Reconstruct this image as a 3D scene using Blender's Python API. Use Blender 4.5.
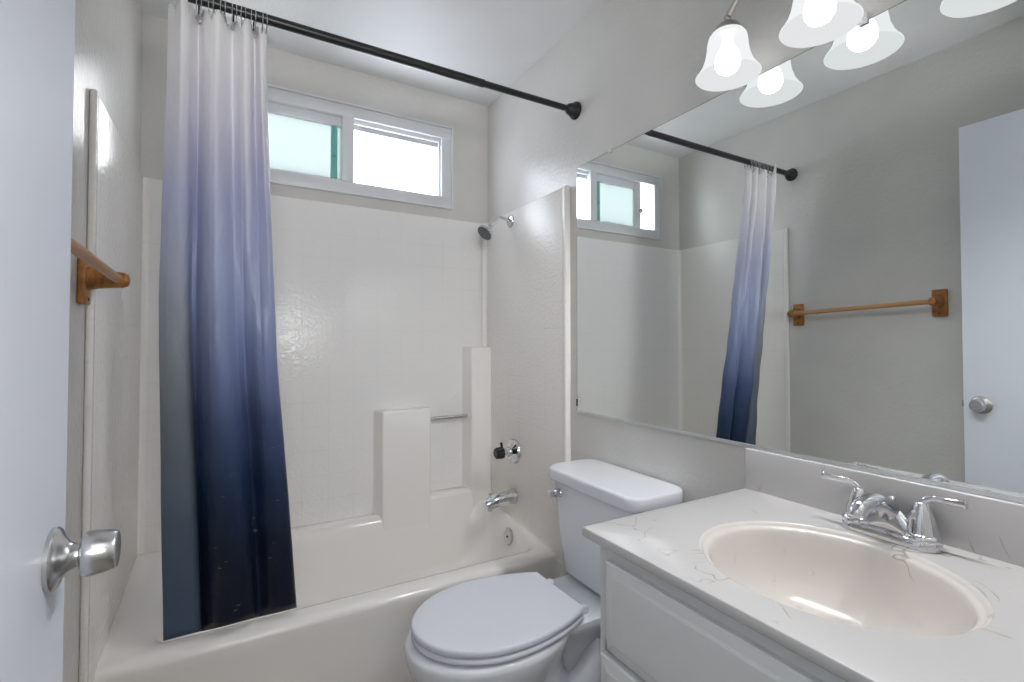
import bpy, bmesh, math, random
from mathutils import Vector, Matrix
random.seed(4)
PI = math.pi
scn = bpy.context.scene
for o in list(bpy.data.objects):
    bpy.data.objects.remove(o)
COL = scn.collection

# ------------------------------------------------------------------ camera
LX, RX, BY, CZ = -0.311, 1.149, 2.329, 2.453      # left wall, right wall, back wall, ceiling
cam_d = bpy.data.cameras.new('camera')
cam = bpy.data.objects.new('camera', cam_d); COL.objects.link(cam)
cam.location = (0, 0, 1.2)
cam.rotation_euler = (math.radians(90 + 1.183), 0.0, math.radians(-30.578))
cam_d.sensor_width = 36.0
cam_d.lens = 491.97 / 1024 * 36.0
cam_d.shift_x = -(524.59 - 512) / 1024
cam_d.shift_y = (332.26 - 341) / 1024
cam_d.clip_start = 0.01
scn.camera = cam

# ------------------------------------------------------------------ world, daylight, exposure
w = bpy.data.worlds.new('world'); scn.world = w
w.use_nodes = True
bg = w.node_tree.nodes['Background']
bg.inputs[0].default_value = (0.96, 0.985, 1.0, 1)
bg.inputs[1].default_value = 12.5
scn.view_settings.view_transform = 'Standard'
scn.view_settings.look = 'None'
scn.view_settings.exposure = 0.36
scn.view_settings.gamma = 1.0
scn.view_settings.use_curve_mapping = False
scn.cycles.use_denoising = True
scn.cycles.max_bounces = 14
scn.cycles.diffuse_bounces = 8
scn.cycles.glossy_bounces = 6
scn.cycles.transmission_bounces = 8
scn.cycles.caustics_reflective = False
scn.cycles.caustics_refractive = False
scn.cycles.sample_clamp_indirect = 6.0

BULB = 255.0        # strength of the bulbs
SHADE = 0.72        # glow of the lit frosted glass
HALL_FILL = 22.0        # added fill light in the unseen hallway, watts

def lamp_area(name, loc, size, power, color, rot=(0, 0, 0)):
    d = bpy.data.lights.new(name, 'AREA'); d.shape = 'RECTANGLE'
    d.size, d.size_y = size; d.energy = power; d.color = color
    o = bpy.data.objects.new(name, d); COL.objects.link(o)
    o.location = loc; o.rotation_euler = rot
    return o
lamp_area('hallway_added_fill', (0.02, -0.80, 1.55), (0.55, 0.30), HALL_FILL, (0.975, 0.98, 0.98), (math.radians(140), 0, 0))  # added fill behind the camera, aimed upward to brighten the upper room

# ------------------------------------------------------------------ materials
class NT:
    def __init__(s, name):
        s.m = bpy.data.materials.new(name); s.m.use_nodes = True
        s.t = s.m.node_tree; s.b = s.t.nodes['Principled BSDF']; s.out = s.t.nodes['Material Output']
    def n(s, typ, **kw):
        x = s.t.nodes.new(typ)
        for k, v in kw.items():
            if k.startswith('i_'):
                x.inputs[int(k[2:]) if k[2:].isdigit() else k[2:]].default_value = v
            else: setattr(x, k, v)
        return x
    def l(s, a, b): s.t.links.new(a, b)
    def math(s, op, a, b=None, c=None):
        x = s.n('ShaderNodeMath', operation=op)
        for i, v in enumerate((a, b, c)):
            if v is None: continue
            if isinstance(v, (int, float)): x.inputs[i].default_value = v
            else: s.l(v, x.inputs[i])
        return x.outputs[0]
    def maprange(s, v, a, b, c=0.0, d=1.0):
        x = s.n('ShaderNodeMapRange'); x.interpolation_type = 'SMOOTHSTEP'
        s.l(v, x.inputs[0])
        for i, q in enumerate((a, b, c, d)): x.inputs[i + 1].default_value = q
        return x.outputs[0]
    def pos(s): return s.n('ShaderNodeNewGeometry').outputs['Position']
    def noise(s, scale, detail=3.0, rough=0.5, dist=0.0, vec=None):
        x = s.n('ShaderNodeTexNoise')
        x.inputs['Scale'].default_value = scale; x.inputs['Detail'].default_value = detail
        x.inputs['Roughness'].default_value = rough; x.inputs['Distortion'].default_value = dist
        s.l(vec if vec is not None else s.pos(), x.inputs['Vector'])
        return x.outputs[0]
    def mix(s, f, a, b):
        x = s.n('ShaderNodeMix', data_type='RGBA')
        if isinstance(f, (int, float)): x.inputs[0].default_value = f
        else: s.l(f, x.inputs[0])
        for i, v in ((6, a), (7, b)):
            if isinstance(v, tuple): x.inputs[i].default_value = (*v, 1)
            else: s.l(v, x.inputs[i])
        return x.outputs[2]
    def bump(s, h, strength, dist=0.01, prev=None):
        x = s.n('ShaderNodeBump'); x.inputs['Strength'].default_value = strength
        x.inputs['Distance'].default_value = dist; s.l(h, x.inputs['Height'])
        if prev is not None: s.l(prev, x.inputs['Normal'])
        return x.outputs[0]
    def set(s, **kw):
        for k, v in kw.items():
            k = k.replace('_', ' ')
            if isinstance(v, tuple) and len(v) == 3: v = (*v, 1)
            s.b.inputs[k].default_value = v
        return s

def plain(name, col, rough=0.4, metal=0.0, spec=0.5, bump=0.0, bscale=60.0, **kw):
    s = NT(name); s.set(Base_Color=col, Roughness=rough, Metallic=metal, **kw)
    s.b.inputs['Specular IOR Level'].default_value = spec
    if bump: s.l(s.bump(s.noise(bscale, 4.0), bump, 0.003), s.b.inputs['Normal'])
    return s.m

def wall_mat(name, col, rough):
    s = NT(name); s.set(Roughness=rough)
    n1 = s.noise(3.0, 2.0)
    s.l(s.mix(s.maprange(n1, .3, .7), tuple(c * .97 for c in col), tuple(min(1, c * 1.03) for c in col)), s.b.inputs['Base Color'])
    a = s.bump(s.noise(62.0, 3.0, .55), 0.55, 0.0030)
    b = s.bump(s.noise(24.0, 2.0), 0.16, 0.004, a)
    s.l(b, s.b.inputs['Normal'])
    return s.m

def tile_mat(name, col, axis):
    """glossy fibreglass with faint embossed squares"""
    s = NT(name); s.set(Roughness=0.17, Base_Color=col)
    x = s.n('ShaderNodeSeparateXYZ'); s.l(s.pos(), x.inputs[0])
    P = 0.1063
    def groove(o, off):
        f = s.math('FRACT', s.math('DIVIDE', s.math('SUBTRACT', o, off), P))
        d = s.math('ABSOLUTE', s.math('SUBTRACT', f, 0.5))
        return s.maprange(d, 0.470, 0.496)
    g = s.math('MAXIMUM', groove(x.outputs[axis], 0.2565), groove(x.outputs[2], 1.6815 - P * 14))
    patch = s.maprange(s.noise(2.6, 1.0), .38, .60)
    g = s.math('MULTIPLY', g, s.math('MULTIPLY_ADD', patch, .75, .25))
    top = s.maprange(x.outputs[2], 1.72, 1.74, 1.0, 0.0)
    g = s.math('MULTIPLY', g, top)
    s.l(s.mix(s.math('MULTIPLY', g, .14), col, tuple(c * .72 for c in col)), s.b.inputs['Base Color'])
    a = s.bump(s.math('SUBTRACT', 1.0, g), 0.22, 0.002)
    b = s.bump(s.noise(70.0, 3.0), 0.5, 0.004, a)
    c = s.bump(s.noise(9.0, 1.0), 0.10, 0.008, b)
    s.l(c, s.b.inputs['Normal'])
    return s.m

def ramp_mat(name, stops, rough, specks):
    s = NT(name); s.set(Roughness=rough)
    s.b.inputs['Specular IOR Level'].default_value = 0.45
    x = s.n('ShaderNodeSeparateXYZ'); s.l(s.pos(), x.inputs[0])
    lo, hi = stops[0][0], stops[-1][0]
    v = s.maprange(x.outputs[2], lo, hi); s.t.nodes[-1].interpolation_type = 'LINEAR'
    for nd in s.t.nodes:
        if nd.type == 'MAP_RANGE': nd.interpolation_type = 'LINEAR'
    r = s.n('ShaderNodeValToRGB'); s.l(v, r.inputs[0])
    el = r.color_ramp.elements
    while len(el) < len(stops): el.new(0.5)
    for e, (z, c) in zip(el, stops):
        e.position = (z - lo) / (hi - lo)
    for e, (z, c) in zip(el, stops): e.color = (*c, 1)
    col = r.outputs[0]
    if specks:
        mp = s.n('ShaderNodeMapping'); s.l(s.pos(), mp.inputs[0]); mp.inputs['Scale'].default_value = (26, 26, 75)
        n = s.n('ShaderNodeTexVoronoi'); n.inputs['Scale'].default_value = 1.0; s.l(mp.outputs[0], n.inputs['Vector'])
        dot = s.maprange(n.outputs['Distance'], 0.13, 0.17, 1.0, 0.0)
        msk = s.math('MULTIPLY', dot, s.maprange(s.noise(11.0, 0.0), .52, .58))
        low = s.maprange(x.outputs[2], 0.72, 1.0, 1.0, 0.0)
        col = s.mix(s.math('MULTIPLY', s.math('MULTIPLY', msk, low), .16), col, (.55, .58, .62))
    s.l(col, s.b.inputs['Base Color'])
    mp2 = s.n('ShaderNodeMapping'); s.l(s.pos(), mp2.inputs[0]); mp2.inputs['Scale'].default_value = (1, 1, .5)
    bp = s.bump(s.noise(14.0, 3.0, .5, 1.2, mp2.outputs[0]), 0.25, 0.02); s.l(bp, s.b.inputs['Normal'])
    tl = s.n('ShaderNodeBsdfTranslucent'); s.l(col, tl.inputs[0]); s.l(bp, tl.inputs[1])      # thin cloth lets the window through
    mx = s.n('ShaderNodeMixShader'); mx.inputs[0].default_value = .14
    s.l(s.b.outputs[0], mx.inputs[1]); s.l(tl.outputs[0], mx.inputs[2]); s.l(mx.outputs[0], s.out.inputs[0])
    return s.m

def marble_mat(name, col, vein, amount):
    s = NT(name); s.set(Roughness=0.22)
    v1 = s.noise(5.0, 3.0, .5, .9)
    line = s.maprange(s.math('ABSOLUTE', s.math('SUBTRACT', v1, 0.5)), 0.0, 0.007, 1.0, 0.0)
    m1 = s.maprange(s.noise(9.0, 2.0), .50, .62)
    blot = s.math('MULTIPLY', s.maprange(s.noise(34.0, 3.0, .6), .62, .74), s.maprange(s.noise(8.3, 1.0), .55, .66))
    f = s.math('MULTIPLY', s.math('MAXIMUM', s.math('MULTIPLY', line, m1), s.math('MULTIPLY', blot, .7)), amount)
    s.l(s.mix(f, col, vein), s.b.inputs['Base Color'])
    return s.m

def wood_mat(name):
    s = NT(name); s.set(Roughness=0.3)
    mp = s.n('ShaderNodeMapping'); s.l(s.pos(), mp.inputs[0]); mp.inputs['Scale'].default_value = (90, 8, 40)
    n = s.noise(1.0, 4.0, .6, .6, mp.outputs[0])
    s.l(s.mix(s.maprange(n, .35, .65), (.26, .095, .016), (.42, .18, .042)), s.b.inputs['Base Color'])
    return s.m

def frosted(name, col, gloss):
    s = NT(name)
    tr = s.n('ShaderNodeBsdfTranslucent'); tr.inputs[0].default_value = (*col, 1)
    gl = s.n('ShaderNodeBsdfGlossy'); gl.inputs['Roughness'].default_value = .15
    mx = s.n('ShaderNodeMixShader'); mx.inputs[0].default_value = gloss
    s.l(tr.outputs[0], mx.inputs[1]); s.l(gl.outputs[0], mx.inputs[2]); s.l(mx.outputs[0], s.out.inputs[0])
    return s.m

def glow(name, col, strength, base=(.9, .9, .9), rough=.3):
    s = NT(name); s.set(Base_Color=base, Roughness=rough)
    s.b.inputs['Emission Color'].default_value = (*col, 1); s.b.inputs['Emission Strength'].default_value = strength
    return s.m

M = {}
M['wall'] = wall_mat('wall_paint', (.665, .652, .628), .25)
M['ceiling'] = wall_mat('ceiling_paint', (.76, .765, .77), .5)
M['fibre'] = plain('fibreglass', (.865, .845, .82), .16, bump=.06, bscale=12)
M['tile_back'] = tile_mat('fibreglass_squares_back', (.88, .87, .86), 0)
M['tile_side'] = tile_mat('fibreglass_squares_side', (.87, .845, .815), 1)
M['door'] = plain('door_paint', (.85, .885, .98), .46, bump=.05, bscale=25)
M['trim'] = plain('trim_paint', (.75, .76, .77), .35)
M['vinyl'] = plain('window_vinyl', (.72, .735, .76), .35)
M['track'] = plain('window_track', (.50, .50, .54), .45)
M['chrome'] = plain('chrome', (.70, .71, .735), .06, 1.0)
M['brushed'] = plain('satin_steel', (.62, .62, .62), .26, 1.0)
M['nickel'] = plain('brushed_nickel', (.55, .53, .50), .32, 1.0)
M['alu'] = plain('aluminium', (.72, .73, .75), .35, .9)
M['black'] = plain('black_enamel', (.012, .012, .014), .35)
M['knobblack'] = plain('black_plastic', (.012, .012, .012), .3)
M['porcelain'] = plain('porcelain', (.77, .79, .84), .10)
M['seat'] = plain('seat_plastic', (.69, .71, .78), .22)
M['cabinet'] = plain('cabinet_paint', (.70, .715, .72), .38, bump=.04, bscale=30)
M['marble'] = marble_mat('cultured_marble', (.575, .565, .565), (.30, .24, .18), .75)
M['basin'] = marble_mat('cultured_marble_basin', (.70, .66, .63), (.32, .25, .19), .65)
M['wood'] = wood_mat('oak')
M['mirror'] = plain('mirror_silver', (.90, .935, .925), .0, 1.0)
M['mirror_edge'] = plain('mirror_edge', (.10, .13, .12), .2)
M['clip'] = plain('clear_clip', (.75, .76, .76), .2)
M['pane_white'] = frosted('frosted_glass_white', (.88, .90, .94), .04)
M['pane_teal'] = frosted('frosted_glass_teal', (.247, .266, .266), .03)
M['tealbar'] = plain('sash_behind_glass', (.15, .46, .42), .5)
def lit_glass(name, col, strength, clear):
    """thin frosted glass, lit: part of the bulb's light passes straight through, the glass itself glows"""
    s = NT(name)
    tr = s.n('ShaderNodeBsdfTransparent'); em = s.n('ShaderNodeEmission'); em.inputs[0].default_value = (*col, 1); em.inputs[1].default_value = strength
    mx = s.n('ShaderNodeMixShader'); mx.inputs[0].default_value = 1 - clear
    s.l(tr.outputs[0], mx.inputs[1]); s.l(em.outputs[0], mx.inputs[2]); s.l(mx.outputs[0], s.out.inputs[0])
    return s.m
M['shade'] = lit_glass('lit_frosted_shade', (.97, .985, 1.0), SHADE, .04)
M['shade_in_dimmed'] = lit_glass('lit_frosted_shade_inside_dimmed', (.97, .985, 1.0), SHADE * .86, .04)  # same glass; the darker inside tone is painted in by a weaker glow
M['bulb'] = glow('bulb', (.985, .99, .99), BULB)
M['floor'] = plain('vinyl_floor', (.33, .30, .26), .4, bump=.05)
M['hallpaint'] = plain('hall_paint', (.72, .72, .72), .6)
M['hose'] = plain('braided_hose', (.45, .45, .45), .4, .8)
front_stops = [(.25, (.003, .005, .014)), (.62, (.006, .012, .034)), (.80, (.014, .036, .09)), (.98, (.065, .092, .20)),
               (1.15, (.19, .235, .42)), (1.38, (.36, .415, .62)), (1.60, (.52, .54, .73)), (1.80, (.80, .79, .87)), (1.95, (.91, .90, .92)), (2.12, (.92, .91, .91))]
back_stops = [(.25, (.03, .06, .11)), (.42, (.06, .092, .15)), (.70, (.085, .115, .165)), (1.0, (.16, .185, .22)), (1.25, (.30, .33, .39)),
              (1.45, (.43, .47, .62)), (1.60, (.52, .54, .73)), (1.80, (.80, .79, .87)), (2.12, (.92, .91, .91))]
M['curtain'] = ramp_mat('ombre_satin', front_stops, .36, True)
M['curtain_back'] = ramp_mat('ombre_satin_reverse', back_stops, .6, False)
M['drain_dark'] = plain('drain_dark', (.02, .02, .02), .5)

# ------------------------------------------------------------------ mesh helpers
ORIG = {}
class MB:
    def __init__(s): s.bm = bmesh.new(); s.mi = 0
    def _f(s, vs):
        try:
            f = s.bm.faces.new(vs); f.material_index = s.mi; return f
        except ValueError: return None
    def loft(s, rings, cap0=True, cap1=True, closed=True):
        R = [[s.bm.verts.new(p) for p in r] for r in rings]
        n = len(R[0])
        for a, b in zip(R[:-1], R[1:]):
            for i in range(n if closed else n - 1):
                j = (i + 1) % n; s._f((a[i], a[j], b[j], b[i]))
        if cap0: s._f(R[0][::-1])
        if cap1: s._f(R[-1])
        return s
    def box(s, x0, x1, y0, y1, z0, z1, bev=0.0, seg=2):
        t = bmesh.new()
        bmesh.ops.create_cube(t, size=1.0)
        for v in t.verts:
            v.co = Vector(((x0 + x1) / 2 + v.co.x * (x1 - x0), (y0 + y1) / 2 + v.co.y * (y1 - y0), (z0 + z1) / 2 + v.co.z * (z1 - z0)))
        if bev: bmesh.ops.bevel(t, geom=list(t.edges), offset=bev, segments=seg, profile=.5, affect='EDGES')
        s.join(t); return s
    def join(s, t, mat=None):
        mp = {}
        for v in t.verts: mp[v] = s.bm.verts.new(mat @ v.co if mat else v.co)
        for f in t.faces: s._f([mp[v] for v in f.verts])
        t.free()
    def tube(s, path, rad, seg=16, caps=True, flat=1.0, up=None):
        P = [Vector(p) for p in path]; n = len(P)
        if isinstance(rad, (int, float)): rad = [rad] * n
        T = [((P[min(i + 1, n - 1)] - P[max(i - 1, 0)]).normalized()) for i in range(n)]
        u = Vector(up) if up else (Vector((0, 0, 1)) if abs(T[0].z) < .9 else Vector((1, 0, 0)))
        rings = []
        for i in range(n):
            u = (u - T[i] * u.dot(T[i])).normalized(); b = T[i].cross(u)
            rings.append([P[i] + (u * math.sin(2 * PI * k / seg) * flat + b * math.cos(2 * PI * k / seg)) * rad[i] for k in range(seg)])
        return s.loft(rings, caps, caps)
    def lathe(s, prof, o=(0, 0, 0), axis=(0, 0, 1), seg=32, caps=True):
        """prof: (radius, height) pairs along axis from o"""
        o = Vector(o); a = Vector(axis).normalized()
        u = a.orthogonal().normalized(); b = a.cross(u)
        rings = [[o + a * h + (u * math.cos(2 * PI * k / seg) + b * math.sin(2 * PI * k / seg)) * max(r, 1e-5) for k in range(seg)] for r, h in prof]
        return s.loft(rings, caps, caps)
    def torus(s, c, R, r, axis=(0, 0, 1), seg=28, rs=8, sx=1.0, sy=1.0, u=None):
        c = Vector(c); a = Vector(axis).normalized(); u = Vector(u).normalized() if u else a.orthogonal().normalized(); b = a.cross(u)
        rings = []
        for i in range(seg):
            t = 2 * PI * i / seg
            d = u * math.cos(t) * sx + b * math.sin(t) * sy
            dn = d.normalized()
            rings.append([c + d * R + (dn * math.cos(2 * PI * k / rs) + a * math.sin(2 * PI * k / rs)) * r for k in range(rs)])
        rings.append(rings[0])
        s.loft(rings, False, False); bmesh.ops.remove_doubles(s.bm, verts=s.bm.verts, dist=1e-6)
        return s
    def ball(s, c, r, sz=1.0, seg=24):
        t = bmesh.new(); bmesh.ops.create_uvsphere(t, u_segments=seg, v_segments=seg // 2, radius=r)
        s.join(t, Matrix.Translation(c) @ Matrix.Diagonal((1, 1, sz, 1))); return s
    def build(s, name, mat, parent=None, sharp=38, origin=None, recalc=True):
        bm = s.bm
        if recalc: bmesh.ops.recalc_face_normals(bm, faces=bm.faces)
        lim = math.radians(sharp)
        for f in bm.faces: f.smooth = True
        for e in bm.edges:
            if len(e.link_faces) == 2 and e.link_faces[0].normal.angle(e.link_faces[1].normal, 0) > lim: e.smooth = False
        if parent is not None: og = ORIG[parent.name]
        elif origin is not None: og = Vector(origin)
        else:
            lo = Vector([min(v.co[i] for v in bm.verts) for i in range(3)]); hi = Vector([max(v.co[i] for v in bm.verts) for i in range(3)])
            og = Vector(((lo.x + hi.x) / 2, (lo.y + hi.y) / 2, lo.z))
        bmesh.ops.translate(bm, verts=bm.verts, vec=-og)
        me = bpy.data.meshes.new(name); bm.to_mesh(me); bm.free()
        for m in (mat if isinstance(mat, (list, tuple)) else [mat]): me.materials.append(m)
        o = bpy.data.objects.new(name, me); COL.objects.link(o)
        if parent is not None: o.parent = parent
        else: o.location = og
        ORIG[o.name] = og
        return o

def thing(name, label, cat, loc, group=None):
    o = bpy.data.objects.new(name, None); COL.objects.link(o)
    o.empty_display_size = .05
    o.location = loc; o['label'] = label; o['category'] = cat
    if group: o['group'] = group
    ORIG[o.name] = Vector(loc)
    return o
def tag(o, label, cat, group=None):
    o['label'] = label; o['category'] = cat
    if group: o['group'] = group
    return o
def struct(o, label, cat):
    o['kind'] = 'structure'; o['label'] = label; o['category'] = cat
    return o
def rrect(x0, x1, y0, y1, z, r, n=8):
    r = min(r, (x1 - x0) / 2 - 1e-4, (y1 - y0) / 2 - 1e-4); out = []
    for cx, cy, a in ((x1 - r, y1 - r, 0), (x0 + r, y1 - r, 90), (x0 + r, y0 + r, 180), (x1 - r, y0 + r, 270)):
        for k in range(n + 1):
            t = math.radians(a + 90 * k / n); out.append((cx + r * math.cos(t), cy + r * math.sin(t), z))
    return out
def spline(pts, m):
    """Catmull-Rom resample of tuples to m samples"""
    n = len(pts); out = []
    for i in range(m):
        t = i / (m - 1) * (n - 1); k = min(int(t), n - 2); f = t - k
        p0, p1, p2, p3 = (pts[max(k - 1, 0)], pts[k], pts[k + 1], pts[min(k + 2, n - 1)])
        out.append(tuple(.5 * (2 * b + (c - a) * f + (2 * a - 5 * b + 4 * c - d) * f * f + (3 * b - a - 3 * c + d) * f ** 3) for a, b, c, d in zip(p0, p1, p2, p3)))
    return out

# ------------------------------------------------------------------ room shell
T = .1
WX0, WX1, WZ0, WZ1 = -.115, .930, 1.885, 2.272       # rough window opening
struct(MB().box(-1.3, RX + T, -1.6, BY + T, -.1, 0).build('floor', M['floor']), 'beige vinyl floor behind the toilet', 'floor')
struct(MB().box(-1.3, RX + T, -1.6, BY + T, CZ, CZ + .1).build('ceiling', M['ceiling']), 'white painted bathroom ceiling', 'ceiling')
struct(MB().box(LX - T, LX, -.04, BY + T, 0, CZ).build('wall_left', M['wall']), 'glossy grey painted wall carrying the oak towel bar', 'wall')
struct(MB().box(RX, RX + T, -1.6, BY + T, 0, CZ).build('wall_right', M['wall']), 'grey painted wall carrying the mirror and the vanity light', 'wall')
b = MB()
b.box(LX, WX0, BY, BY + T, 0, CZ); b.box(WX1, RX, BY, BY + T, 0, CZ)
b.box(WX0, WX1, BY, BY + T, 0, WZ0); b.box(WX0, WX1, BY, BY + T, WZ1, CZ)
struct(b.build('wall_back', M['wall']), 'grey painted wall around the high window over the tub', 'wall')
DX0, DX1, DZ = -.168, .52, 2.06                     # doorway
b = MB()
b.box(LX, DX0, -.04, .075, 0, CZ); b.box(DX1, RX, -.04, .075, 0, CZ); b.box(DX0, DX1, -.04, .075, DZ, CZ)
struct(b.build('wall_front', M['wall']), 'grey wall with the doorway beside the vanity', 'wall')
b = MB(); b.box(-1.3, RX, -1.7, -1.6, 0, CZ); b.box(-1.4, -1.3, -1.6, -.04, 0, CZ); b.box(-1.3, LX - T, -.04, .06, 0, CZ)
struct(b.build('wall_hall', M['hallpaint']), 'plain hallway wall beyond the doorway', 'wall')
struct(MB().box(RX - .012, RX, .80, 1.57, 0, .085, .003).build('baseboard_right', M['trim']), 'white baseboard behind the toilet', 'baseboard')

# ------------------------------------------------------------------ window
win = bpy.data.objects.new('window_1', None); COL.objects.link(win); win.location = (.41, BY, 1.88)
ORIG['window_1'] = Vector(win.location); struct(win, 'white vinyl sliding window high above the tub', 'window')
FY = BY - .012
def frame(b, x0, x1, z0, z1, t, y0, y1, bev=.003):
    b.box(x0, x1, y0, y1, z1 - t, z1, bev); b.box(x0, x1, y0, y1, z0, z0 + t, bev)
    b.box(x0, x0 + t, y0, y1, z0 + t - .001, z1 - t + .001, bev); b.box(x1 - t, x1, y0, y1, z0 + t - .001, z1 - t + .001, bev)
b = MB(); frame(b, -.120, .938, 1.879, 2.279, .052, FY, BY + .075)
b.build('window_frame', M['vinyl'], win)
b = MB(); frame(b, -.128, .946, 1.872, 2.288, .009, BY - .020, BY + .0, .003)
b.build('window_bead', M['trim'], win)
b = MB(); b.box(.412, .462, FY - .004, BY + .05, 1.931, 2.227, .003)
b.build('mullion', M['vinyl'], win)
# right fixed light: track at the head, bright frosted pane
b = MB(); b.box(.462, .886, BY + .022, BY + .045, 2.187, 2.227, .002); b.box(.872, .886, BY + .02, BY + .045, 1.931, 2.187, .002)
sr = b.build('fixed_sash', M['track'], win)
b = MB(); b.box(.462, .886, BY + .004, BY + .02, 2.207, 2.227, .003); b.box(.876, .886, BY + .002, BY + .02, 1.931, 2.207, .002)
b.build('sash_liner', M['trim'], sr)
b = MB(); b.box(.462, .872, BY + .030, BY + .035, 1.931, 2.187); b.build('pane', M['pane_white'], sr)
# left sliding sash, slid open a hand's width from the left jamb
b = MB(); b.box(.028, .088, BY + .012, BY + .034, 1.931, 2.227, .003)
b.box(.088, .412, BY + .012, BY + .034, 2.183, 2.227, .003); b.box(.088, .412, BY + .012, BY + .034, 1.931, 1.943, .003)
sl = b.build('sliding_sash', M['vinyl'], win)
b = MB(); b.box(.088, .412, BY + .022, BY + .027, 1.943, 2.183); b.build('pane', M['pane_teal'], sl)
b = MB(); b.box(.368, .396, BY + .010, BY + .0215, 1.944, 2.182, .002); b.build('meeting_stile', M['tealbar'], sl)
b = MB(); b.lathe([(.010, 0), (.010, .006), (.006, .010)], (.383, BY + .010, 2.05), (0, -1, 0), 16); b.build('latch', M['tealbar'], sl)
b = MB(); b.lathe([(.016, 0), (.016, .006), (.010, .010)], (.030, BY + .012, 2.05), (0, -1, 0), 20); b.build('finger_pull', M['track'], sl)

# ------------------------------------------------------------------ tub and shower unit
ts = thing('tub_shower_unit', 'off white one piece bathtub and shower surround filling the end of the room', 'bathtub', ((LX + RX) / 2, 2.0, 0))
PT = .012
def zr(y):
    f = max(0, min(1, (y - 1.78) / .45)); return .352 + .062 * f * f * (3 - 2 * f)
def ring(x0, x1, y0, y1, r, dz=0.0, z=None, n=10):
    return [(p[0], p[1], (zr(p[1]) + dz) if z is None else z) for p in rrect(x0, x1, y0, y1, 0, r, n)]
PR = .021
X0, X1, YB = LX + PT - .002, RX - PR + .002, BY - PT + .002
b = MB()
b.loft([
    ring(X0, X1, 1.662, YB, .004, z=0.0),
    ring(X0, X1, 1.662, YB, .004, z=.20),
    ring(X0, X1, 1.655, YB, .004, z=.30),
    ring(X0, X1, 1.648, YB, .006, -.022),
    ring(X0, X1, 1.651, YB, .008, -.008),
    ring(X0 + .002, X1 - .002, 1.662, YB - .002, .012, -.001),
    ring(X0 + .010, X1 - .010, 1.680, YB - .006, .020, .001),
    ring(X0 + .060, X1 - .020, 1.722, YB - .050, .06, .000),
    ring(X0 + .085, X1 - .027, 1.745, YB - .062, .075, -.007),
    ring(X0 + .105, X1 - .034, 1.757, YB - .072, .09, -.024),
    ring(X0 + .135, X1 - .043, 1.770, YB - .082, .11, -.08),
    ring(X0 + .190, X1 - .062, 1.790, YB - .095, .13, z=.16),
    ring(X0 + .230, X1 - .095, 1.805, YB - .110, .15, z=.095),
    ring(X0 + .270, X1 - .125, 1.835, YB - .140, .14, z=.068),
    ring(X0 + .340, X1 - .180, 1.890, YB - .190, .10, z=.062)], True, True)
b.build('tub', M['fibre'], ts, sharp=50)
# back panel, side panels with raised front lips, coves in the corners
ZS = 1.823
b = MB(); b.box(LX + .001, RX - .001, BY - PT, BY, .36, ZS, .004)
b.build('back_panel', M['tile_back'], ts)
def side(xw, sg, ylip, PT, lip):
    b = MB()
    xs = sorted((xw, xw + sg * PT)); b.box(xs[0], xs[1], ylip + .01, BY - .004, .30, ZS, .004)
    # cove to the back panel
    c0 = (xw + sg * PT, BY - PT); r = .018; n = 8
    prof = [(c0[0] + sg * (r - r * math.sin(PI / 2 * k / n)), c0[1] - (r - r * math.cos(PI / 2 * k / n))) for k in range(n + 1)] + [(c0[0] - sg * .004, c0[1] + .004)]
    b.loft([[(x, y, z) for x, y in prof] for z in (.40, ZS - .012, ZS - .001)], True, True)
    # raised front lip running to the floor
    xs = sorted((xw, xw + sg * lip)); b.box(xs[0], xs[1], ylip, ylip + .026, .0, ZS + .001, .006, 3)
    b.box(xs[0], xs[1] if sg < 0 else xs[1] - .004, ylip + .012, 1.668, .0, .33, .004)
    return b.build('side_panel', M['tile_side'], ts)
side(RX, -1, 1.582, PR, .027); side(LX, 1, 1.566, PT, .015)
# moulded shelf columns on the back panel
def column(x0, x1, z1, z0, dl, dr, name='shelf_column'):
    """moulded column with drafted sides: wider at the wall than at its face"""
    f = BY - .086; w = BY - .004; n = 5
    def sec(z, i, fy):
        o = [(x0 - dl, w, z)]
        for k in range(n + 1):
            a = PI / 2 * k / n; o.append((x0 + i + .010 * (1 - math.cos(a)) - 0, fy + .010 * (1 - math.sin(a)), z))
        for k in range(n + 1):
            a = PI / 2 * k / n; o.append((x1 - i - .010 * (1 - math.sin(a)), fy + .010 * (1 - math.cos(a)), z))
        return o + [(x1 + dr, w, z)]
    b = MB(); b.loft([sec(z0 - .10, 0, f - .004), sec(z0 + .05, 0, f), sec(z1 - .012, 0, f + .004), sec(z1 - .003, .002, f + .008), sec(z1, .008, f + .016)])
    return b.build(name, M['fibre'], ts, sharp=40)
column(.582, .812, .888, .40, .026, .008); column(1.020, 1.135, 1.178, .40, .022, .003)
b = MB(); b.loft([rrect(.80, 1.03, BY - .094, BY - .002, .33, .01, 4), rrect(.80, 1.03, BY - .086, BY - .002, .455, .01, 4), rrect(.802, 1.028, BY - .078, BY - .002, .470, .01, 4), rrect(.81, 1.02, BY - .06, BY - .002, .474, .008, 4)])
b.build('soap_ledge', M['fibre'], ts, sharp=60)
b = MB(); b.tube([(.812, BY - .045, .832), (1.022, BY - .045, .832)], .0085, 16); b.build('grab_bar', M['brushed'], ts)['label'] = 'steel bar between the shelf columns'
b = MB(); oc = Vector((1.0885, 1.985, .315)); ax = Vector((-1, 0, .13)).normalized()
b.lathe([(.038, -.004), (.038, .003), (.034, .007), (.004, .008), (.002, .006)], oc, ax, 32)
ov = b.build('overflow_plate', M['brushed'], ts)
b = MB(); b.lathe([(.005, 0), (.005, .003), (.003, .004)], oc + ax * .0075, ax, 12); b.build('screw', M['drain_dark'], ov)
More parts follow.
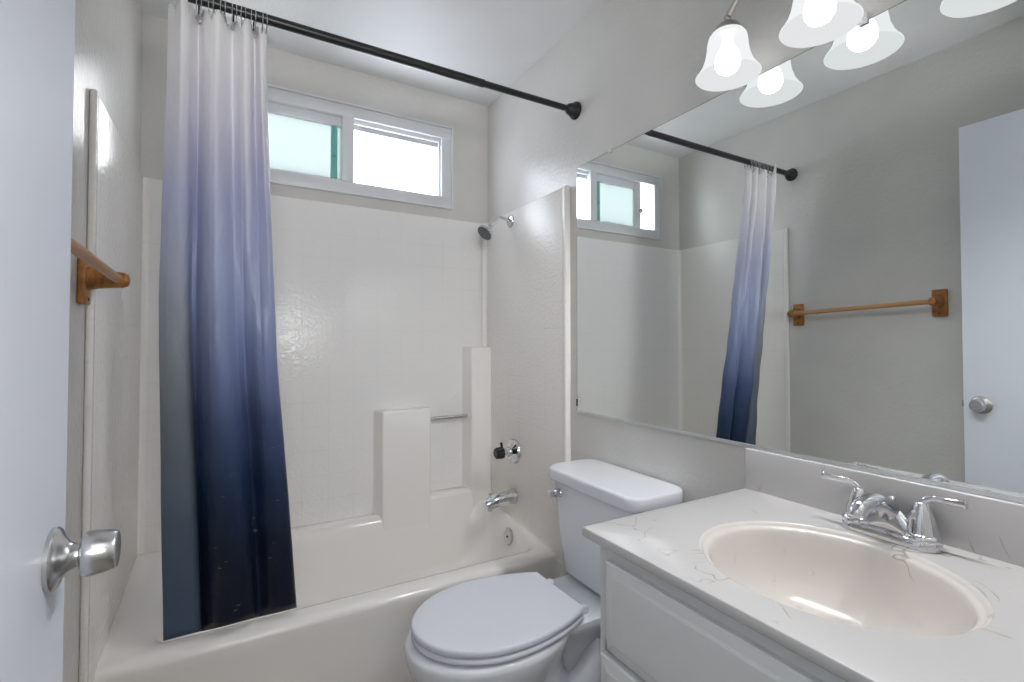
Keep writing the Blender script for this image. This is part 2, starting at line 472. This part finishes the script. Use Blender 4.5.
b = MB(); b.lathe([(.032, 0), (.032, .004), (.024, .006), (.022, .002)], (.86, 2.05, .061), (0, 0, 1), 28); b.build('drain', M['chrome'], ts)

# ------------------------------------------------------------------ shower fittings
PX = RX - PR - .0004
t = thing('wall_shower', 'chrome shower head on a bent arm above the tub', 'shower head', (PX, 2.035, 1.78))
b = MB(); b.lathe([(.030, 0), (.030, .003), (.026, .009), (.012, .013)], (PX, 2.035, 1.775), (-1, 0, 0)); b.build('escutcheon', M['chrome'], t)
arm = spline([(PX, 2.035, 1.775), (PX - .035, 2.04, 1.785), (PX - .06, 2.045, 1.782), (PX - .085, 2.052, 1.757), (PX - .096, 2.056, 1.742)], 16)
b = MB(); b.tube(arm, .0085, 14); b.build('shower_arm', M['chrome'], t)
hd = Vector((-.60, -.10, -.60)).normalized(); hp = Vector(arm[-1])
b = MB(); b.lathe([(.009, -.006), (.013, .0), (.014, .012), (.012, .016), (.020, .022), (.036, .034), (.041, .042), (.041, .050), (.038, .053)], hp, hd, 32)
hdo = b.build('head', M['chrome'], t)
b = MB(); b.lathe([(.037, .0), (.037, .002), (.002, .004)], hp + hd * .052, hd, 32)
u = hd.orthogonal().normalized(); v = hd.cross(u)
for rr, k in ((.010, 6), (.020, 12), (.030, 18)):
    for i in range(k):
        a = 2 * PI * i / k; b.lathe([(.0020, 0), (.0015, .003)], hp + hd * .0545 + (u * math.cos(a) + v * math.sin(a)) * rr, hd, 6)
b.build('spray_face', plain('spray_face', (.14, .14, .14), .4), hdo)

t = thing('shower_valve', 'chrome shower valve plate with a black knob on the tiled side wall', 'faucet', (PX, 2.002, .66))
vc = Vector((PX, 2.002, .695))
b = MB(); b.lathe([(.058, 0), (.058, .003), (.052, .012), (.030, .018), (.024, .022)], vc, (-1, 0, 0), 36); b.build('escutcheon', M['chrome'], t)
b = MB(); b.lathe([(.022, .016), (.020, .035), (.016, .040), (.016, .062)], vc, (-1, 0, 0), 24); b.build('stem', M['chrome'], t)
b = MB()
rings = []
for h, r in ((.058, .020), (.062, .026), (.095, .024), (.100, .018)):
    rings.append([vc + Vector((-h, r * (1 + .09 * math.cos(8 * a)) * math.cos(a), r * (1 + .09 * math.cos(8 * a)) * math.sin(a))) for a in [2 * PI * k / 64 for k in range(64)]])
b.loft(rings); kn = b.build('knob', M['knobblack'], t); kn['label'] = 'black fluted knob'
b = MB(); b.tube([vc + Vector((-.066, 0, .02)), vc + Vector((-.066, .002, .036)), vc + Vector((-.068, .004, .046))], [.005, .006, .007], 12); b.build('pointer', M['knobblack'], kn)

t = thing('tub_spout', 'chrome tub spout on the side wall above the overflow plate', 'faucet', (PX, 2.04, .46))
sp = Vector((PX, 2.006, .488))
b = MB(); b.tube([sp, sp + Vector((-.004, 0, 0)), sp + Vector((-.03, .0, -.002)), sp + Vector((-.085, .003, -.010)), sp + Vector((-.126, .005, -.018)), sp + Vector((-.142, .006, -.024)), sp + Vector((-.146, .006, -.026))], [.036, .036, .031, .030, .028, .023, .012], 24)
spb = b.build('spout_body', M['chrome'], t)
b = MB(); b.lathe([(.012, 0), (.012, .014), (.010, .016)], sp + Vector((-.122, .005, -.036)), (0, 0, -1), 20); b.build('outlet', M['chrome'], t)
b = MB(); b.lathe([(.003, 0), (.003, .012), (.007, .014), (.007, .020), (.004, .022)], sp + Vector((-.122, .005, .008)), (0, 0, 1), 14); b.build('diverter', M['chrome'], t)

# ------------------------------------------------------------------ curtain rod, curtain, rings
RY, RZ = 1.5445, 2.1085
t = thing('curtain_rod', 'black tension rod spanning the tub from wall to wall', 'curtain rod', (.4, RY, RZ))
b = MB(); b.tube([(LX + .02, RY, RZ), (.745, RY, RZ)], .0138, 20); b.build('rod', M['black'], t)
b = MB(); b.tube([(.735, RY, RZ), (.74, RY, RZ), (RX - .02, RY, RZ)], [.0142, .0116, .0116], 20); b.build('inner_rod', M['black'], t)
for xw, sg in ((RX, -1), (LX, 1)):
    b = MB(); b.lathe([(.033, 0), (.034, .006), (.032, .013), (.026, .018), (.025, .026), (.021, .032), (.020, .040), (.014, .046)], (xw, RY, RZ), (sg, 0, 0), 32)
    b.build('rod_flange', M['black'], t)

fold_top = [(0, .25), (.055, -.15), (.10, -.60), (.145, -.95), (.19, -.60), (.24, .10), (.29, .85), (.35, -.10), (.42, -.60), (.49, -.80), (.56, -.25), (.63, .45), (.70, -.15), (.76, -.70), (.82, -.45), (.87, .55), (.93, -.45), (.985, -.20), (1.0, .30)]
fold_bot = [(0, .62), (.03, .45), (.08, .35), (.15, .30), (.21, .38), (.24, .62), (.256, .95), (.268, 1.05), (.30, .75), (.35, .05), (.41, -.55), (.48, -.85), (.56, -.80), (.64, -.35), (.69, .25), (.73, .20), (.80, -.40), (.89, -.70), (.985, -.30), (1.0, .35)]
NU, NV = 300, 90
def resample(pts):
    dense = spline(pts, 4000); L = [0.0]
    for a, c in zip(dense[:-1], dense[1:]): L.append(L[-1] + math.hypot((c[0] - a[0]) * .23, (c[1] - a[1]) * .036))
    out, k = [], 0
    for i in range(NU):
        d = L[-1] * i / (NU - 1)
        while k < len(L) - 2 and L[k + 1] < d: k += 1
        out.append(dense[k])
    return out
ft = resample(fold_top)
fb = resample(fold_bot)
UR = min(range(NU), key=lambda i: abs(ft[i][0] - .145)) / (NU - 1)
ZT = 2.062
def lerp(a, b, f): return a + (b - a) * f
def interp(x, pts):
    for (a, va), (c, vc_) in zip(pts[:-1], pts[1:]):
        if x <= c: return lerp(va, vc_, max(0, (x - a) / (c - a)))
    return pts[-1][1]
def cloth(i, s_, zb):
    u = i / (NU - 1)
    q = min(1.0, s_ / .72); g = q * q * (3 - 2 * q)
    fx, fy = lerp(ft[i][0], fb[i][0], g), lerp(ft[i][1], fb[i][1], g)
    top = ZT - .012 + .034 * math.sqrt(abs(math.cos(PI * 8.0 * u + .3))) + (.046 * math.exp(-((u - UR) / .030) ** 2))
    z = lerp(top, zb, s_)
    yc = interp(s_, [(0, 1.548), (.08, 1.556), (.4, 1.602), (.8, 1.660), (1.0, 1.679)]) + .028 * (fx - .5) * s_
    k = interp(s_, [(0, 1.0), (.5, .985), (1, .950)])
    xl = interp(s_, [(0, -.155), (.12, -.158), (.45, -.176), (.8, -.172), (1, -.166)]) * k
    xr = interp(s_, [(0, .070), (.12, .075), (.35, .094), (.55, .113), (.8, .155), (1, .186)]) * k
    amp = interp(s_, [(0, .034), (.15, .042), (.6, .050), (.85, .040), (1, .030)])
    wr = .0035 * math.sin(11 * u + 9 * z) * math.sin(23 * z + 3 * u) * min(1, s_ * 6)
    return lerp(xl, xr, fx), yc + amp * fy + wr, z
b = MB(); V = []
def hem_z(i):
    return max(.355, 1.1955 - .4841 * cloth(i, 1.0, .36)[1])      # hangs to just above the tub rim
hem = [hem_z(i) for i in range(NU)]
for j in range(NV + 1):
    V.append([b.bm.verts.new(cloth(i, j / NV, hem[i])) for i in range(NU)])
for j in range(NV):
    for i in range(NU - 1):
        b.mi = 1 if fb[i][0] < .252 and i < NU * .5 and j > 22 else 0
        b._f((V[j][i], V[j + 1][i], V[j + 1][i + 1], V[j][i + 1]))
cur = b.build('shower_curtain', [M['curtain'], M['curtain_back']], sharp=180)
sol = cur.modifiers.new('thickness', 'SOLIDIFY'); sol.thickness = .0012
tag(cur, 'white to navy ombre shower curtain bunched at the left end of the rod', 'shower curtain')
names = ['at the window end of the bunch', 'second from the window end of the bunch', 'third from the window end of the bunch', 'fourth from the window end of the bunch',
         'fifth from the window end of the bunch', 'sixth from the window end of the bunch', 'seventh from the window end of the bunch', 'nearest the left wall']
ring_x = [.060, .035, .012, -.012, -.036, -.062, -.092, -.130]
proto = None
for k, rx in enumerate(ring_x):
    lab = 'thin metal curtain ring on the black rod, ' + names[k]
    if proto is None:
        proto = thing('curtain_ring', lab, 'curtain ring', (rx, RY, RZ), 'metal rings holding the shower curtain')
        b = MB(); b.torus((rx, RY, RZ - .0162), .0315, .0013, (1, .0, 0), 32, 8, 1.0, .72, u=(0, 0, 1)); kids = [b.build('wire', M['chrome'], proto)]
        b = MB(); b.torus((rx + .006, RY + .001, RZ - .0162), .0315, .0013, (1, .20, 0), 32, 8, 1.0, .72, u=(0, 0, 1)); kids.append(b.build('wire', M['chrome'], proto))
        b = MB(); b.lathe([(.009, 0), (.009, .002), (.005, .003)], (rx + .003, RY + .016, RZ - .043), (0, -1, 0), 20); kids.append(b.build('grommet', M['nickel'], proto))
        r = proto
    else:
        r = proto.copy(); COL.objects.link(r); r['label'] = lab
        for c in kids:
            d = c.copy(); COL.objects.link(d); d.parent = r
        r.location = (rx, RY, RZ); r.rotation_euler = (0, 0, random.uniform(-.25, .25))

# ------------------------------------------------------------------ towel bar
t = thing('towel_bar', 'oak towel bar on the left wall between curtain and door', 'towel bar', (LX, 1.2, 1.35))
def bracket(y, z):
    b = MB(); b.box(LX, LX + .016, y - .027, y + .027, z - .058, z + .058, .005, 3)
    pl = b.build('wall_plate', M['wood'], t)
    b = MB()
    def cs(x, hw, hh): return [(x, y + hw * math.cos(a), z + .004 + hh * math.sin(a)) for a in [2 * PI * k / 20 for k in range(20)]]
    b.loft([cs(LX + .014, .019, .030), cs(LX + .035, .018, .023), cs(LX + .062, .018, .020), cs(LX + .080, .018, .019), cs(LX + .090, .014, .014), cs(LX + .093, .006, .006)])
    b.build('arm', M['wood'], t)
    b = MB(); b.lathe([(.004, 0), (.004, .002), (.002, .003)], (LX + .015, y, z - .045), (1, 0, 0), 12); b.build('screw', M['drain_dark'], pl)
bracket(1.512, 1.346); bracket(.902, 1.368)
b = MB(); b.tube([(LX + .072, 1.512, 1.350), (LX + .072, .902, 1.372)], .0105, 18)
b.build('dowel', plain('pale_oak', (.50, .27, .12), .3), t)['label'] = 'pale oak dowel'

# ------------------------------------------------------------------ door
DXF = -.170
dr = MB().box(DXF - .035, DXF, .128, .787, .012, 2.048, .002).build('door_1', M['door'])
struct(dr, 'white flat door standing open against the left wall', 'door')
kc = Vector((DXF, .733, .962))
b = MB(); b.lathe([(.0335, 0), (.0335, .004), (.031, .0065), (.0235, .0095), (.0165, .0145), (.0132, .020), (.0122, .0235), (.0122, .029)], kc, (1, 0, 0), 40)
kb = b.build('door_knob', M['brushed'], dr); kb['label'] = 'satin steel round knob'
b = MB(); b.lathe([(.0128, .0245), (.0128, .0270)], kc, (1, 0, 0), 32); b.build('collar', M['knobblack'], kb)
b = MB(); b.lathe([(.0128, .0265), (.022, .027), (.0240, .029), (.0246, .032), (.0242, .039), (.0228, .048), (.0206, .0558), (.0195, .0570), (.0185, .0572), (.002, .0564)], kc, (1, 0, 0), 40)
b.build('grip', M['brushed'], kb)
b = MB(); b.lathe([(.0335, 0), (.0335, .004), (.030, .008), (.020, .013), (.0125, .022), (.0125, .030), (.022, .032), (.0232, .036), (.0215, .048), (.0175, .055), (.002, .056)], kc + Vector((-.035, 0, 0)), (-1, 0, 0), 32)
b.build('door_knob', M['brushed'], dr)
b = MB(); b.box(DXF - .026, DXF - .009, .7865, .795, .950, .974, .002); b.build('latch', M['brushed'], dr)
b = MB()
for z in (.25, 1.1, 1.85): b.tube([(DXF + .004, .122, z - .045), (DXF + .004, .122, z + .045)], .006, 12)
b.build('hinge', M['brushed'], dr)
b = MB()
b.box(DX1, DX1 + .055, .075, .087, 0, DZ + .055, .003); b.box(DX0 - .02, DX1 + .055, .075, .087, DZ, DZ + .055, .003)
struct(b.build('trim_1', M['trim']), 'white casing around the doorway', 'trim')

# ------------------------------------------------------------------ toilet
TY = 1.243
t = thing('toilet', 'white two piece toilet with closed lid between the tub and the vanity', 'toilet', (.78, TY, 0))
def egg(z, xf, xb, hw, xc, n=48, pb=2.6):
    out = []
    for k in range(n):
        a = 2 * PI * k / n; c, s_ = math.cos(a), math.sin(a)
        if c <= 0: out.append((xc + (xc - xf) * c, TY + hw * s_, z))
        else:
            q = 2 / pb; out.append((xc + (xb - xc) * abs(c) ** q, TY + hw * (abs(s_) ** q) * (1 if s_ >= 0 else -1), z))
    return out
b = MB()
b.loft([egg(0, .50, .985, .105, .72), egg(.018, .498, .985, .108, .72), egg(.05, .515, .98, .096, .72), egg(.12, .555, .955, .076, .73), egg(.19, .55, .91, .078, .71, pb=2.2),
        egg(.25, .495, .855, .112, .67, pb=2.0), egg(.31, .425, .845, .152, .635, pb=2.0), egg(.36, .394, .85, .176, .63, pb=2.0), egg(.395, .386, .865, .1845, .63, pb=2.1), egg(.408, .388, .865, .184, .63, pb=2.1), egg(.414, .396, .855, .177, .63, pb=2.1)])
# china deck under the tank
def dk(z, x0, x1, hw, r=.03): return rrect(x0, x1, TY - hw, TY + hw, z, r, 6)
b.loft([dk(.20, .86, .99, .04), dk(.28, .83, 1.06, .055), dk(.345, .82, 1.115, .085), dk(.385, .80, 1.122, .126), dk(.40, .79, 1.125, .132), dk(.414, .79, 1.125, .130), dk(.418, .80, 1.115, .122)])
# trapway swelling along both sides
for sg in (-1, 1):
    b.tube([(.66, TY + sg * .055, .24), (.74, TY + sg * .066, .17), (.84, TY + sg * .066, .16), (.92, TY + sg * .060, .22), (.97, TY + sg * .050, .30)], [.03, .045, .046, .045, .04], 18)
bw = b.build('bowl', M['porcelain'], t, sharp=55)
def lidring(z, ins, x0=.405, x1=.857):
    L, Rr = [], []
    n = 30
    for k in range(n + 1):
        f = k / n; x = x0 + (x1 - x0) * (1 - math.cos(f * PI / 2)) if False else x0 + (x1 - x0) * f ** 1.9
        hw = .182 * math.sqrt(max(0, 1 - ((.63 - x) / .225) ** 2)) if x < .63 else .182 - .057 * ((x - .63) / .227) ** 2
        L.append((x, hw))
    cx = .63
    pts = [(x, TY + h) for x, h in L] + [(x, TY - h) for x, h in L[::-1][:-1]]
    sc = 1 - ins / .18
    return [(cx + (x - cx) * (1 - ins / .225), TY + (y - TY) * sc, z) for x, y in pts]
b = MB(); b.loft([lidring(.4205, .006), lidring(.4225, .002), lidring(.426, 0), lidring(.432, .001), lidring(.435, .005), lidring(.435, .055), lidring(.420, .058)], False, False)
st = b.build('seat', M['seat'], t, sharp=50)
b = MB(); b.loft([lidring(.4405, .005), lidring(.4420, .001), lidring(.447, 0), lidring(.4535, .0005), lidring(.4562, .0028), lidring(.4572, .007), lidring(.4580, .04)])
ld = b.build('lid', M['seat'], t, sharp=50)
for sg in (-1, 1):
    b = MB(); b.box(.848, .892, TY + sg * .088 - .012, TY + sg * .088 + .012, .416, .440, .007, 3); b.build('hinge', M['seat'], st)
TK = 1.2165        # the tank's own centre line
b = MB()
def tk(z, xf, xb, hw, bow, r=.045):
    out = []
    for x, y, q in rrect(xf, xb, -hw, hw, z, r, 8):
        f = max(0, (xb - x) / (xb - xf)); out.append((x - bow * f * (1 - (y / hw) ** 2), TK + y, q))
    return out
b.loft([tk(.424, .985, 1.115, .150, .008), tk(.428, .972, 1.122, .164, .010), tk(.445, .962, 1.127, .174, .014), tk(.56, .956, 1.130, .190, .016), tk(.68, .950, 1.132, .204, .018), tk(.738, .948, 1.133, .210, .018)])
tank = b.build('tank', M['porcelain'], t, sharp=50)
b = MB(); b.loft([tk(.733, .946, 1.133, .208, .018), tk(.736, .937, 1.138, .2235, .02), tk(.742, .934, 1.140, .2265, .02), tk(.769, .934, 1.140, .2265, .02), tk(.7735, .9355, 1.139, .225, .02), tk(.7762, .939, 1.136, .2215, .02), tk(.777, .944, 1.132, .217, .02)])
b.build('tank_lid', M['porcelain'], t, sharp=60)
b = MB(); hx, hy, hz = .948, TK + .150, .698
b.lathe([(.017, 0), (.017, .007), (.013, .011), (.011, .020)], (hx + .004, hy, hz), (-1, 0, 0), 24)
b.tube([(hx - .020, hy - .016, hz + .003), (hx - .022, hy - .006, hz + .002), (hx - .024, hy + .012, hz - .002), (hx - .025, hy + .026, hz - .005), (hx - .025, hy + .031, hz - .006)], [.010, .013, .0135, .013, .007], 18, True, 1.0)
b.build('flush_lever', M['chrome'], tank)['label'] = 'chrome flush lever'
for sg in (-1, 1):
    b = MB(); b.lathe([(.014, 0), (.014, .006), (.010, .014), (.003, .018)], (.78, TY + sg * .094, .045), (0, sg * .7, .7), 16); b.build('bolt_cap', M['seat'], bw)

t = thing('water_supply_valve', 'small chrome water stop valve on the wall below the toilet tank', 'valve', (RX, .985, .16))
b = MB(); b.lathe([(.028, 0), (.027, .004), (.012, .009), (.009, .012), (.009, .05)], (RX, .985, .175), (-1, 0, 0), 24); b.build('escutcheon', M['chrome'], t)
b = MB(); b.lathe([(.013, .045), (.014, .05), (.014, .080), (.010, .084)], (RX, .985, .175), (-1, 0, 0), 20); b.lathe([(.009, 0), (.009, .03)], (RX - .062, .985, .185), (0, 0, 1), 16); b.build('valve_body', M['chrome'], t)
b = MB(); b.lathe([(.006, .08), (.006, .095)], (RX, .985, .175), (-1, 0, 0), 12); b.ball((RX - .104, .985, .175), .018, 1.0, 16); b.build('handle', M['chrome'], t)
b = MB(); b.tube(spline([(RX - .062, .985, .21), (RX - .064, .99, .27), (RX - .075, 1.03, .33), (RX - .085, 1.085, .37), (RX - .085, 1.10, .4225)], 20), .005, 10); b.build('supply_hose', M['hose'], t)

# ------------------------------------------------------------------ vanity
VY0, VY1 = .105, .803        # near and far end of the top
t = thing('vanity_cabinet', 'white painted vanity cabinet with raised panels under the marble top', 'cabinet', (.9, .45, 0))
CX, CY0, CY1, CT = .640, .108, .784, .807
b = MB()
b.box(CX, RX - .001, CY1 - .016, CY1, .0, CT, .001); b.box(CX, RX - .001, CY0, CY0 + .016, .0, CT, .001)
b.box(CX, CX + .018, CY0 + .016, CY1 - .016, .775, CT); b.box(CX, CX + .018, CY0 + .016, CY1 - .016, .588, .612); b.box(CX, CX + .018, CY0 + .016, CY1 - .016, .10, .13)
b.box(CX, CX + .018, CY0 + .016, CY0 + .04, .13, .775); b.box(CX, CX + .018, CY1 - .04, CY1 - .016, .13, .775); b.box(CX, CX + .018, .43, .462, .13, .59)
b.box(CX + .06, CX + .075, CY0 + .016, CY1 - .016, .0, .10); b.box(CX + .018, RX - .001, CY0 + .016, CY1 - .016, .10, .115)
b.build('carcass', M['cabinet'], t)
def panel(name, y0, y1, z0, z1, xf, label=None):
    """slab front with a thumbnail edge and a raised field"""
    b = MB()
    def q(x, i): return [(x, y0 + i, z0 + i), (x, y1 - i, z0 + i), (x, y1 - i, z1 - i), (x, y0 + i, z1 - i)]
    b.loft([q(CX + .0005, 0), q(xf + .007, 0), q(xf + .0045, .003), q(xf + .0020, .016), q(xf + .0022, .0165), q(xf + .0004, .022), q(xf, .0235)])
    return b.build(name, M['cabinet'], t, sharp=12)
panel('drawer_front', CY0 + .028, .752, .605, .776, .622)
d1 = panel('door', .450, .764, .116, .594, .619); d2 = panel('door', CY0 + .022, .446, .116, .594, .619)
for d, y in ((d1, .475), (d2, .420)):
    b = MB(); b.lathe([(.007, 0), (.006, .010), (.013, .016), (.015, .022), (.010, .027), (.002, .028)], (.619, y, .545), (-1, 0, 0), 20); b.build('knob', M['brushed'], d)

BCX, BCY, BA, BB = .857, .462, .184, .207      # basin centre and half axes (x, y)
ZC = .828
vt = thing('sink_counter', 'white veined cultured marble vanity top with an oval sink', 'countertop', (.88, .455, .807))
N = 96
def ell(sc, z, off=0.0): return [(BCX + off + BA * sc * math.cos(2 * PI * k / N), BCY + BB * sc * math.sin(2 * PI * k / N), z) for k in range(N)]
def rectring(x0, x1, y0, y1, z):
    out = []
    for k in range(N):
        a = 2 * PI * k / N; c, s_ = BA * math.cos(a), BB * math.sin(a)
        tx = ((x1 - BCX) if c > 0 else (x0 - BCX)) / c if abs(c) > 1e-9 else 1e9
        ty = ((y1 - BCY) if s_ > 0 else (y0 - BCY)) / s_ if abs(s_) > 1e-9 else 1e9
        f = min(tx, ty); out.append([BCX + c * f, BCY + s_ * f, z])
    for cx in (x0, x1):      # snap the nearest sample to each corner
        for cy in (y0, y1):
            p = min(out, key=lambda q: (q[0] - cx) ** 2 + (q[1] - cy) ** 2); p[0], p[1] = cx, cy
    return [tuple(p) for p in out]
b = MB()
TX0, TX1 = .610, RX - .0005
b.loft([ell(.98, ZC - .020), rectring(TX0 + .004, TX1, VY0, VY1 - .003, ZC - .020), rectring(TX0, TX1, VY0, VY1, ZC - .016), rectring(TX0, TX1, VY0, VY1, ZC - .0018), rectring(TX0 + .0006, TX1, VY0, VY1 - .0006, ZC - .0006), rectring(TX0 + .002, TX1, VY0, VY1 - .002, ZC), ell(1.03, ZC), ell(1.0, ZC - .0005)], False, False)
b.build('counter_slab', M['marble'], vt, sharp=50)
b = MB()
prof = [(1.0, -.0005), (.985, -.0022), (.972, -.006), (.962, -.0085), (.945, -.0095), (.930, -.011), (.918, -.015), (.905, -.024), (.885, -.042), (.845, -.070), (.78, -.098), (.68, -.120), (.54, -.134), (.36, -.142), (.18, -.146), (.11, -.147)]
b.loft([ell(s_, ZC + z, .02 * (1 - s_)) for s_, z in prof] + [ell(.11, ZC - .160, .018)], False, False)
bs = b.build('basin', M['basin'], vt, sharp=60, recalc=False)
b = MB(); dc = (BCX + .018, BCY, ZC - .148)
b.lathe([(.022, 0), (.022, .002), (.018, .003), (.016, -.004)], dc, (0, 0, 1), 24); b.lathe([(.013, -.003), (.013, .004), (.010, .006), (.002, .007)], dc, (0, 0, 1), 24); b.build('drain', M['chrome'], bs)
b = MB(); b.box(RX - .020, RX - .0005, VY0, VY1, ZC - .001, .930, .003, 3); b.build('backsplash', M['marble'], vt)

# ------------------------------------------------------------------ sink faucet
FX, FYc = 1.083, .462
t = thing('sink_faucet', 'chrome two handle faucet at the back of the oval sink', 'faucet', (FX, FYc, ZC))
def stad(z, hl, hw, n=12):
    out = []
    for cy, a0 in ((FYc + hl - hw, 0), (FYc - hl + hw, 180)):
        for k in range(n + 1):
            a = math.radians(a0 + 180 * k / n); out.append((FX + hw * math.cos(a), cy + hw * math.sin(a), z))
    return out
b = MB(); b.loft([stad(ZC, .082, .0315), stad(ZC + .011, .082, .0315), stad(ZC + .016, .080, .029), stad(ZC + .018, .076, .025)])
b.build('base_plate', M['chrome'], t, sharp=50)
# saddle body rising to the spout
b = MB(); rings = []
for k in range(25):
    f = k / 24; y = FYc - .058 + .116 * f; h = .010 + .040 * math.sin(PI * f) ** 1.5
    rings.append([(FX + .021 * math.cos(a) * (1 - .25 * math.sin(PI * f)), y, ZC + .013 + h * math.sin(a)) for a in [PI * q / 12 for q in range(13)]])
b.loft(rings); b.build('body', M['chrome'], t, sharp=60)
sp_ = spline([(FX + .012, FYc, ZC + .026), (FX - .004, FYc, ZC + .052), (FX - .036, FYc, ZC + .071), (FX - .078, FYc, ZC + .079), (FX - .104, FYc, ZC + .076), (FX - .118, FYc, ZC + .066), (FX - .121, FYc, ZC + .058)], 24)
b = MB(); b.tube(sp_, [.021 - .007 * min(1, i / 14) for i in range(21)] + [.0135, .0115, .007], 20)
spt = b.build('spout', M['chrome'], t, sharp=60)
b = MB(); b.lathe([(.0115, 0), (.0115, .014), (.0095, .016)], (FX - .106, FYc, ZC + .072), (-.12, 0, -1), 20); b.build('aerator', M['chrome'], spt)
b = MB(); b.lathe([(.0025, 0), (.0025, .030), (.006, .032), (.0065, .037), (.003, .040)], (FX + .022, FYc + .003, ZC + .034), (0, 0, 1), 14); b.build('lift_rod', M['chrome'], t)
t.location.z += .0005
for sg, dx in ((1, -.012), (-1, .004)):
    hy = FYc + sg * .0525
    b = MB(); b.lathe([(.0295, .014), (.0298, .020), (.0275, .0245), (.0240, .0265), (.0232, .032), (.0205, .048), (.0160, .063), (.0120, .073), (.0095, .079), (.0075, .081)], (FX, hy, ZC), (0, 0, 1), 28)
    hd_ = b.build('handle', M['chrome'], t, sharp=50)
    b = MB(); b.tube(spline([(FX, hy, ZC + .066), (FX, hy + sg * .001, ZC + .080), (FX + dx * .3, hy + sg * .014, ZC + .090), (FX + dx * .7, hy + sg * .036, ZC + .091), (FX + dx, hy + sg * .058, ZC + .092), (FX + dx, hy + sg * .064, ZC + .093)], 24), [.0085, .0085, .008, .007, .006] + [.0056] * 9 + [.006, .0062, .0066, .007, .0074, .0078, .008, .008, .0065, .003], 16, True, .75)
    b.build('lever', M['chrome'], hd_)

# ------------------------------------------------------------------ mirror
t = thing('wall_mirror', 'large frameless mirror on the right wall above the vanity', 'mirror', (RX, .925, .945))
MY0, MY1, MZ0, MZ1 = .205, 1.5354, .9365, 1.8806
b = MB(); b.box(RX - .0055, RX - .0005, MY0, MY1, MZ0, MZ1); b.build('backing', M['mirror_edge'], t)
b = MB(); b.loft([[(RX - .0060, MY0 + .0015, MZ0 + .0015), (RX - .0060, MY1 - .0015, MZ0 + .0015), (RX - .0060, MY1 - .0015, MZ1 - .0015), (RX - .0060, MY0 + .0015, MZ1 - .0015)],
                  [(RX - .0054, MY0 + .0015, MZ0 + .0015), (RX - .0054, MY1 - .0015, MZ0 + .0015), (RX - .0054, MY1 - .0015, MZ1 - .0015), (RX - .0054, MY0 + .0015, MZ1 - .0015)]])
b.build('mirror_glass', M['mirror'], t)
b = MB(); b.box(RX - .010, RX - .0005, MY0, MY1, .9305, .936, .001); b.box(RX - .010, RX - .0072, MY0, MY1, .936, .9385, .0006); b.build('channel', M['alu'], t)['label'] = 'aluminium bottom channel'
b = MB(); b.box(RX - .009, RX - .0005, MY1 - .001, MY1 + .003, .955, .982, .001); b.build('side_clip', M['black'], t)
for y in (1.335, .52):
    b = MB(); b.box(RX - .010, RX - .0005, y - .008, y + .008, MZ1 + .0005, MZ1 + .016, .002); b.box(RX - .010, RX - .0066, y - .008, y + .008, MZ1 - .008, MZ1 + .002, .001); b.build('top_clip', M['clip'], t)

# ------------------------------------------------------------------ vanity light
LXX = RX - .094
t = thing('vanity_light', 'three lamp vanity light with frosted bell shades above the mirror', 'light', (RX, .564, 2.09))
b = MB(); b.loft([[(RX - x, .564 + hl * math.cos(a), 2.13 + hw * math.sin(a)) for a in [2 * PI * k / 40 for k in range(40)]] for x, hl, hw in ((.0, .11, .055), (.008, .11, .055), (.018, .10, .047), (.024, .07, .03), (.026, .02, .01))])
b.build('back_plate', M['nickel'], t, sharp=50)
for yb in (.788, .564, .340):
    d = .564 - yb; s0 = .564 - d * .22
    b = MB(); b.tube(spline([(RX - .015, s0, 2.128), (RX - .050, s0 - d * .16, 2.132), (LXX + .012, yb + d * .36, 2.102), (LXX + .003, yb + d * .15, 2.052), (LXX, yb, 2.013)], 24), .0065, 14)
    b.ball((LXX, yb, 2.010), .0095, 1.0, 16); b.build('arm', M['nickel'], t)
    b = MB(); b.lathe([(.006, .0), (.010, -.003), (.014, -.006), (.028, -.016), (.036, -.030), (.040, -.043), (.0405, -.047), (.034, -.047)], (LXX, yb, 2.006), (0, 0, 1), 32); b.build('socket_cup', M['nickel'], t)
    b = MB(); b.mi = 0
    b.lathe([(.030, 1.974), (.039, 1.971), (.0445, 1.963), (.0475, 1.950), (.049, 1.932), (.053, 1.911), (.061, 1.889), (.071, 1.873), (.0765, 1.866), (.0750, 1.8645)], (LXX, yb, 0), (0, 0, 1), 40, False)
    b.mi = 1
    b.lathe([(.0750, 1.8645), (.069, 1.870), (.059, 1.887), (.051, 1.909), (.0465, 1.932), (.045, 1.950), (.042, 1.962), (.034, 1.969), (.030, 1.974)], (LXX, yb, 0), (0, 0, 1), 40, False)
    bmesh.ops.remove_doubles(b.bm, verts=b.bm.verts, dist=1e-5)
    b.build('shade', [M['shade'], M['shade_in_dimmed']], t, sharp=70)['label'] = 'lit frosted glass bell shade'
    b = MB(); b.lathe([(.013, .085), (.013, .060), (.018, .050), (.027, .034), (.0305, .018), (.029, .004), (.022, -.008), (.012, -.0145), (.002, -.017)], (LXX, yb, 1.887), (0, 0, 1), 28); b.build('bulb', M['bulb'], t)
